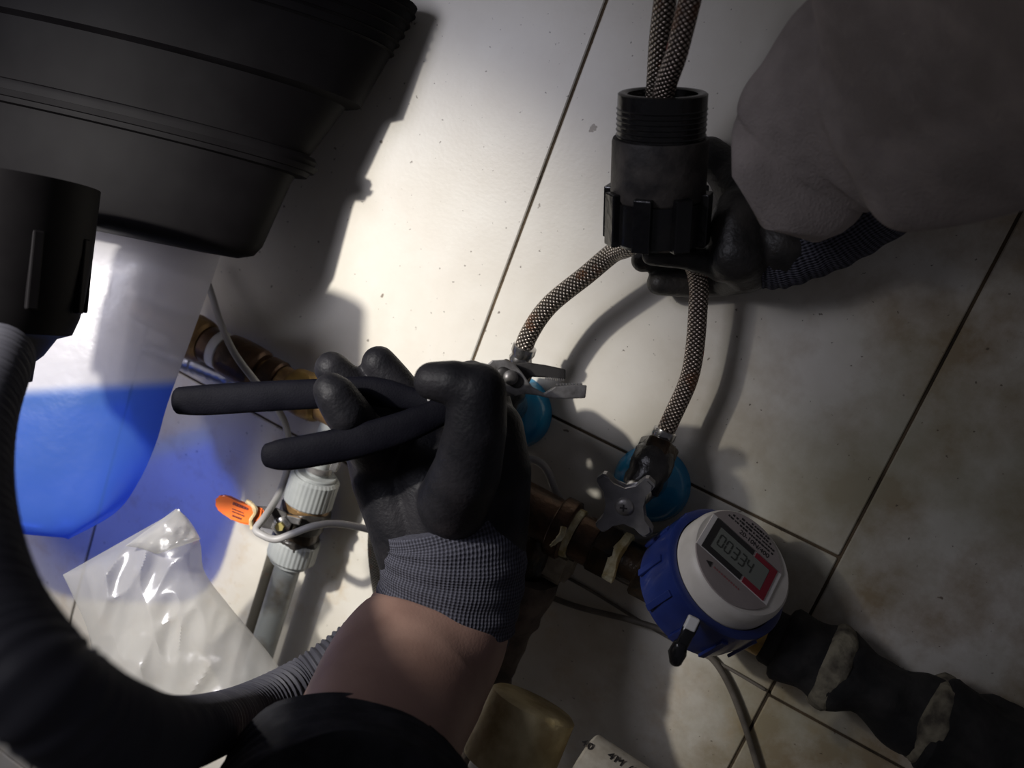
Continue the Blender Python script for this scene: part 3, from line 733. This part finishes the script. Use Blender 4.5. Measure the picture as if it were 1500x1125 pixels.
def on_pvc(px, py):
    """where the line of sight through a pixel meets the pipe's skin, and the skin's normal there"""
    d = P(px, py, 1) - CP; o = CP - q0; dp = d - pd*d.dot(pd); o_ = o - pd*o.dot(pd)
    a, b_, c_ = dp.dot(dp), 2*dp.dot(o_), o_.dot(o_) - .0258**2
    t = (-b_ - math.sqrt(max(0, b_*b_-4*a*c_)))/(2*a); p = CP + d*t
    n = (p-q0) - pd*(p-q0).dot(pd); return p, n.normalized()
for s_, (px, py), sz in (('40', (850, 1090), .0070), ('4M (F', (888, 1109), .0078)):
    p, n = on_pvc(px, py); text('stencil_lettering', s_, sz, p + n*.0006, pd, n.cross(pd), M['dark_print'], pv, .0002, bold=.00001)

# ------------------------------------------------------------------ sink drain body and its ribbed hose
D0 = P(122, 330, .695)                                     # centre of the underside
dax = (CU*.965 + CR*.22 - CF*.06).normalized()             # up along the drain body
k_ = .68/F*1.0
dfl = (CF - dax*CF.dot(dax)).normalized()
def squash(bm):              # the basket is flatter from front to back
    for v in bm.verts: v.co -= dfl*((v.co-D0).dot(dfl)*.64)
    return bm
drain = thing('drain_basket', 'big black plastic sink drain basket hanging close to the lens', 'drain basket', tuple(D0))
pf = [(-4, 20), (0, 180), (3, 235), (12, 258), (28, 268), (130, 290), (140, 294), (142, 312), (166, 322), (172, 318), (174, 308), (190, 316), (260, 348)]
bm = lathe(B(), [(t*k_, r*k_) for t, r in pf], D0, dax, 72); obj('basket_body', squash(bm), M['drain'], drain)
bm = lathe(B(), [(t*k_, r*k_) for t, r in ((255, 345), (262, 368), (420, 420), (428, 400))], D0, dax, 72); obj('threaded_collar', squash(bm), M['drain'], drain)
bm = B()
for i in range(5):
    t, r = 348+i*15, 398+i*4.8
    lathe(bm, [((t-4.5)*k_, (r-6)*k_), (t*k_, (r+3)*k_), ((t+4.5)*k_, (r-6)*k_)], D0, dax, 72)
obj('thread', squash(bm), M['drain'], drain)
bm = lathe(B(), [((t)*k_, r*k_) for t, r in ((146, 300), (150, 321), (158, 326), (160, 300))], D0, dax, 72); obj('rim_seal', squash(bm), M['drain'], drain)
o0 = P(2, 330, .56); k2 = .56/F
bm = lathe(B(), [(t*k2, r*k2) for t, r in ((-70, 128), (30, 126), (95, 121), (125, 116), (150, 108), (158, 88), (185, 72), (195, 62), (225, 60))], o0, (-CU*.985 - CR*.12 + CF*.05), 56)
obj('outlet', bm, M['drain'], drain)
for i in range(9):
    th = 2*PI*i/9; oa = (-CU*.985 - CR*.12 + CF*.05).normalized(); a_ = (CR - oa*CR.dot(oa)).normalized(); b_ = oa.cross(a_)
    dvv = a_*math.cos(th) + b_*math.sin(th)
    bm = B(); box(bm, o0 + oa*60*k2 + dvv*124*k2, oa, oa.cross(dvv), dvv, (110*k2, 16*k2, 10*k2)); obj('outlet_rib', bm, M['drain'], drain, smooth=False, bev=.001)

hp = [(-4, 520, .50), (-35, 600, .445), (-50, 690, .40), (-46, 790, .355), (-12, 905, .315), (70, 1015, .292), (165, 1072, .330), (255, 1078, .450), (345, 1050, .60), (425, 1012, .66), (490, 970, .68), (570, 905, .70)]
pth = sp_path(PS(*hp), 44)
# even spacing for the ribs
ev = [pth[0]]; step = .0009
for p in pth[1:]:
    while (p-ev[-1]).length >= step: ev.append(ev[-1] + (p-ev[-1]).normalized()*step)
bm = B(); tube(bm, ev, [.0178 + .00085*math.cos(2*PI*i*step/.0050) for i in range(len(ev))], 28)
setp(obj('drain_hose', bm, M['hose']), 'charcoal ribbed drain hose sweeping round the bottom corner', 'hose')

# ------------------------------------------------------------------ translucent container and the clear bag
def patch(L, R, nu, nv, depth, bul, amp, sc, seed, name, parent, m, edge=0.0, label=None, ridge=True):
    """closed flat pouch between a left and a right outline (px, py), front bulging towards the room"""
    Ls, Rs = spline([tuple(p) for p in L], 12), spline([tuple(p) for p in R], 12)
    def at(path, t):
        x = t*(len(path)-1); i = min(int(x), len(path)-2); f = x-i
        return [a+(b-a)*f for a, b in zip(path[i], path[i+1])]
    bm = B(); g = [[], []]
    for side in (0, 1):
        for i in range(nv+1):
            a, b = at(Ls, i/nv), at(Rs, i/nv); row = []
            for j in range(nu+1):
                u = j/nu; px, py = a[0]+(b[0]-a[0])*u, a[1]+(b[1]-a[1])*u
                e = (1-(2*u-1)**4)*(1-(2*i/nv-1)**6)
                q = V(((px*.9+py*.3)/sc, (py*.9-px*.3)/sc*.55, seed + side*3.1))
                nz = noise.noise(q) + .5*noise.noise(q*2.1)
                if ridge: nz = (1-2*abs(noise.noise(q)))*.8 + (1-2*abs(noise.noise(q*2.3+V((4, 2, 0)))))*.4
                row.append(bm.verts.new(P(px, py, depth - (bul*e + amp*nz*(e*.85+.15))*(1 if side == 0 else -.6))))
            g[side].append(row)
    for side in (0, 1):
        for i in range(nv):
            for j in range(nu):
                q = g[side]; bm.faces.new((q[i][j], q[i+1][j], q[i+1][j+1], q[i][j+1]))
    rim = lambda G: [G[0][j] for j in range(nu+1)] + [G[i][nu] for i in range(1, nv+1)] + [G[nv][j] for j in range(nu-1, -1, -1)] + [G[i][0] for i in range(nv-1, 0, -1)]
    r0, r1 = rim(g[0]), rim(g[1])
    for i in range(len(r0)):
        j = (i+1) % len(r0)
        try: bm.faces.new((r0[i], r0[j], r1[j], r1[i]))
        except Exception: pass
    return obj(name, bm, m, parent, label=label)
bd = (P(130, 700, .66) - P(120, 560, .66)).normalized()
M['jug'] = film_material('milky_plastic_painted_shadow_line', (.86, .85, .89), .36, .3, (tuple(bd), bd.dot(P(130, 566, .66)), .006, (.21, .34, .94), (.18, .42, .95), .70), .03, (.86, .85, .87))  # tinted film; its soft white-to-blue change paints in a shadow line and blue light
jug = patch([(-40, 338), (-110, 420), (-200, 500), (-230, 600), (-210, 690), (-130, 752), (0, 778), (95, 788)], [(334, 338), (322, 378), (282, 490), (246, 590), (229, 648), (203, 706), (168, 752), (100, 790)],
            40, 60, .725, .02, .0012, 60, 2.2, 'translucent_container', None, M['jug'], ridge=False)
setp(jug, 'milky translucent plastic container, shadow line painted white above and blue below, behind the drain hose', 'container')
M['bag'] = film_material('clear_crinkled_film', (.95, .95, .94), .60, .25, None, .08, (.80, .79, .76))
bag = patch([(92, 842), (110, 880), (130, 930), (140, 1000), (150, 1080), (160, 1150)], [(262, 746), (292, 792), (300, 838), (338, 890), (392, 955), (470, 1060)], 90, 90, .70, .018, .011, 75, 5.3, 'plastic_bag', None, M['bag'])
setp(bag, 'crumpled clear plastic bag behind the drain hose', 'bag')
bag2 = patch([(183, 800), (200, 802), (214, 806), (230, 812)], [(258, 745), (272, 756), (284, 772), (294, 790)], 24, 16, .675, .006, .008, 40, 1.3, 'bag_mouth', None, M['bag'])
bag2.parent = bag; bag2.location = V(bag2.location) - V(bag.location)

# ------------------------------------------------------------------ pliers
DO = 0.044
pl = thing('pliers', 'slip joint pliers with black dipped grips and worn steel jaws', 'pliers', tuple(P(620, 590, .53)))
def grip(pts, name):
    q = [(a, b, d, r) for a, b, d, r in pts]; sp = spline(q, 10)
    pa = [P(a, b, d) for a, b, d, r in sp]; ra = [pr(r, d) for a, b, d, r in sp]
    bm = B(); tube(bm, pa, ra, 20, flat=.42, ref=CF, dome=.55)
    # squarer section
    return obj(name, bm, M['grip'], pl)
grip([(262, 587, .540, 20), (300, 586, .540, 22.5), (380, 581, .539, 22.5), (460, 577, .538, 22), (530, 573, .537, 22), (565, 576, .536, 21), (600, 583, .535, 17), (632, 590, .533, 14)], 'handle_grip')
grip([(392, 667, .508, 18), (412, 666, .508, 23), (450, 661, .509, 24.5), (520, 647, .510, 25), (580, 630, .512, 24), (625, 612, .514, 22), (665, 592, .516, 19), (700, 575, .518, 16)], 'handle_grip')
def plate(pts, d, th, m, name, lab=None, bev=.0008):
    bm = B(); prism(bm, [P(a, b, d) for a, b in pts], CF, th)
    return obj(name, bm, m, pl, smooth=False, bev=bev, label=lab)
bm = B(); tube(bm, PS((628, 590, .533), (665, 575, .533), (705, 560, .533), (745, 548, .533)), [pr(12, .533), pr(13, .533), pr(17, .533), pr(20, .533)], 16, flat=.5, ref=CF); obj('shank', bm, M['steel'], pl)
bm = B(); tube(bm, PS((695, 577, .518), (720, 566, .520), (745, 558, .522)), [pr(14, .52), pr(18, .52), pr(22, .52)], 16, flat=.5, ref=CF); obj('shank', bm, M['steel'], pl)
plate([(712, 536), (721, 528), (740, 527), (753, 532), (765, 546), (779, 566), (797, 576), (813, 566), (836, 564), (859, 564), (857, 583), (830, 584), (803, 583), (787, 579), (768, 577), (754, 580), (735, 572), (718, 556)], .522, .0085, M['steel'], 'lower_jaw')
plate([(742, 541), (756, 533), (773, 531), (800, 535), (828, 541), (828, 556), (800, 553), (778, 552), (768, 560), (752, 562)], .532, .0095, M['steel_d'], 'upper_jaw')
for i in range(9):
    bm = B(); x_ = 800+i*3.1; box(bm, P(x_, 554.5+.15*i, .532), CR, CU, CF, (pr(1.7, .53), pr(4.5, .53), .0092)); obj('tooth', bm, M['steel'], pl, smooth=False)
for i in range(9):
    bm = B(); x_ = 816+i*4.4; box(bm, P(x_, 563, .522), CR, CU, CF, (pr(2.4, .53), pr(3.0, .53), .0080)); obj('tooth', bm, M['steel'], pl, smooth=False)
bm = B(); sl = (CR*.85 - CU*.45)
tube(bm, [P(737, 547, .5165) + CF*.001, P(757, 559, .5165) + CF*.001], pr(10, .52), 18, flat=.35, ref=CF, dome=1.0); obj('slip_slot', bm, M['steel_d'], pl)
bm = lathe(B(), [(0, pr(11, .52)), (.0025, pr(11, .52)), (.004, pr(8, .52)), (.0045, pr(3, .52))], P(748, 553, .5175), -CF, 20); obj('pivot_bolt', bm, M['steel'], pl)

# ------------------------------------------------------------------ hand with the pliers
p1 = thing('person', "person's bare forearm and black coated work glove gripping the pliers, palm outward", 'person', tuple(P(640, 800, .55)))
glove = blob('glove', [
    C((640, 880, .572, 66), (655, 830, .568, 66), (640, 740, .565, 64), (620, 690, .566, 58)),
    C((606, 880, .572, 52), (607, 830, .568, 50), (587, 760, .566, 51), (562, 700, .566, 48), (550, 668, .566, 43)),
    C((712, 890, .572, 50), (716, 830, .568, 52), (724, 755, .556, 52), (729, 690, .550, 50), (722, 630, .550, 46)),
    C((665, 890, .572, 60), (668, 760, .560, 62), (650, 690, .566, 58), (625, 655, .568, 46)),
    # thumb
    C((672, 762, .552, 46), (664, 735, .532, 54), (684, 690, .510, 51), (697, 628, .494, 46), (699, 574, .489, 44), (664, 561, .487, 34), (634, 558, .489, 29)),
    # index behind the thumb
    C((722, 640, .554, 42), (712, 580, .562, 34), (690, 556, .568, 29), (668, 566, .570, 26)),
    # middle finger
    C((632, 660, .572, 40), (608, 605, .574, 33), (573, 556, .570, 29), (555, 532, .567, 26)),
    # ring finger
    C((592, 668, .570, 40), (552, 612, .572, 32), (507, 562, .566, 29), (486, 540, .562, 26)),
    # little finger, between the handles and over the far one
    C((556, 672, .562, 40), (534, 638, .538, 34), (508, 604, .516, 34), (492, 580, .5125, 31), (485, 572, .5125, 27)),
], .0017, M['rubber'], p1, smooth=7)
# knitted cuff with soft folds
cf = spline([(658, 758, .560, 99), (666, 790, .562, 104), (664, 835, .566, 105), (656, 880, .569, 105), (651, 903, .571, 104), (651, 904, .571, 99)], 12)
bm = B(); tube(bm, [P(a, b, d) for a, b, d, r in cf], [pr(r, d)*(1+.012*math.sin(i*.75)*min(1, i/14)) for i, (a, b, d, r) in enumerate(cf)], 72, flat=.78, ref=CF, disp=lambda p, t, th: .0012*noise.noise(p*45))
cu_ = obj('cuff', bm, M['knit'], glove); cu_.parent = glove; cu_.location = V(cu_.location)
fa = spline([(652, 870, .571, 97), (645, 900, .570, 104), (630, 938, .561, 111), (598, 988, .540, 122), (567, 1050, .506, 123), (535, 1130, .47, 130)], 10)
bm = B(); tube(bm, [P(a, b, d) for a, b, d, r in fa], [pr(r, d) for a, b, d, r in fa], 56, flat=.80, ref=CF, disp=lambda p, t, th: .0012*noise.noise(p*22))
obj('forearm', bm, M['skin'], p1)
sl_ = spline([(520, 1138, .486, 160), (517, 1146, .482, 177), (508, 1172, .466, 190), (494, 1222, .436, 210), (472, 1304, .39, 248)], 14)
bm = B(); tube(bm, [P(a, b, d) for a, b, d, r in sl_], [pr(r, d)*(1+.012*math.sin(i*1.1)) for i, (a, b, d, r) in enumerate(sl_)], 64, flat=.80, ref=CF, disp=lambda p, t, th: .003*noise.noise(p*30))
obj('sleeve', bm, M['sleeve'], p1, label='black knitted sleeve')

# ------------------------------------------------------------------ hand on the shank
DO = 0.0
p2 = thing('person', "person's arm in a loose grey sleeve, gloved hand holding the faucet shank", 'person', tuple(P(1150, 330, .57)))
g2 = blob('glove', [
    C((1082, 310, .592, 36), (1078, 335, .584, 40), (1080, 372, .584, 46), (1094, 390, .594, 38)),
    C((1150, 360, .585, 50), (1110, 358, .592, 48), (1100, 300, .605, 42)),
    # thumb along the underside of the nut
    C((1090, 372, .588, 40), (1058, 388, .590, 26), (1032, 383, .589, 19), (1000, 377, .588, 17), (975, 376, .588, 15.5), (954, 375, .589, 14)),
    # index reaching behind the nut
    C((1100, 300, .605, 42), (1072, 258, .622, 34), (1040, 226, .630, 26), (1000, 232, .634, 22), (960, 240, .634, 20)),
    # two fingers below
    C((1095, 370, .605, 42), (1050, 360, .632, 24), (1000, 372, .637, 20), (942, 381, .637, 18)),
    C((1095, 392, .605, 38), (1058, 412, .634, 23), (1010, 415, .639, 21), (966, 414, .639, 19)),
], .0013, M['rubber_r'], p2, smooth=5)
cf = spline([(1108, 372, .592, 50), (1128, 368, .590, 56), (1160, 358, .585, 60), (1205, 336, .578, 64), (1260, 300, .565, 70), (1330, 250, .545, 74)], 12)
bm = B(); tube(bm, [P(a, b, d) for a, b, d, r in cf], [pr(r, d)*(1+.02*math.sin(i*.9)) for i, (a, b, d, r) in enumerate(cf)], 64, flat=.8, ref=CF, disp=lambda p, t, th: .0012*noise.noise(p*60))
obj('cuff', bm, M['knit_r'], g2)
sv = spline([(1184, 224, .525, 99), (1175, 237, .522, 112), (1177, 233, .520, 119), (1204, 204, .510, 140), (1264, 158, .488, 180), (1330, 118, .455, 226), (1420, 50, .42, 285), (1560, -60, .375, 380), (1720, -180, .33, 480)], 12)
bm = B(); tube(bm, [P(a, b, d) for a, b, d, r in sv], [pr(r, d) for a, b, d, r in sv], 96, flat=.5, ref=CF,
     disp=lambda p, t, th: (.007*noise.noise(p*14) + .004*noise.noise(p*34+V((3, 1, 2))))*min(1, t*6))
obj('sleeve', bm, M['sleeve_g'], p2, label='loose grey work jacket sleeve')
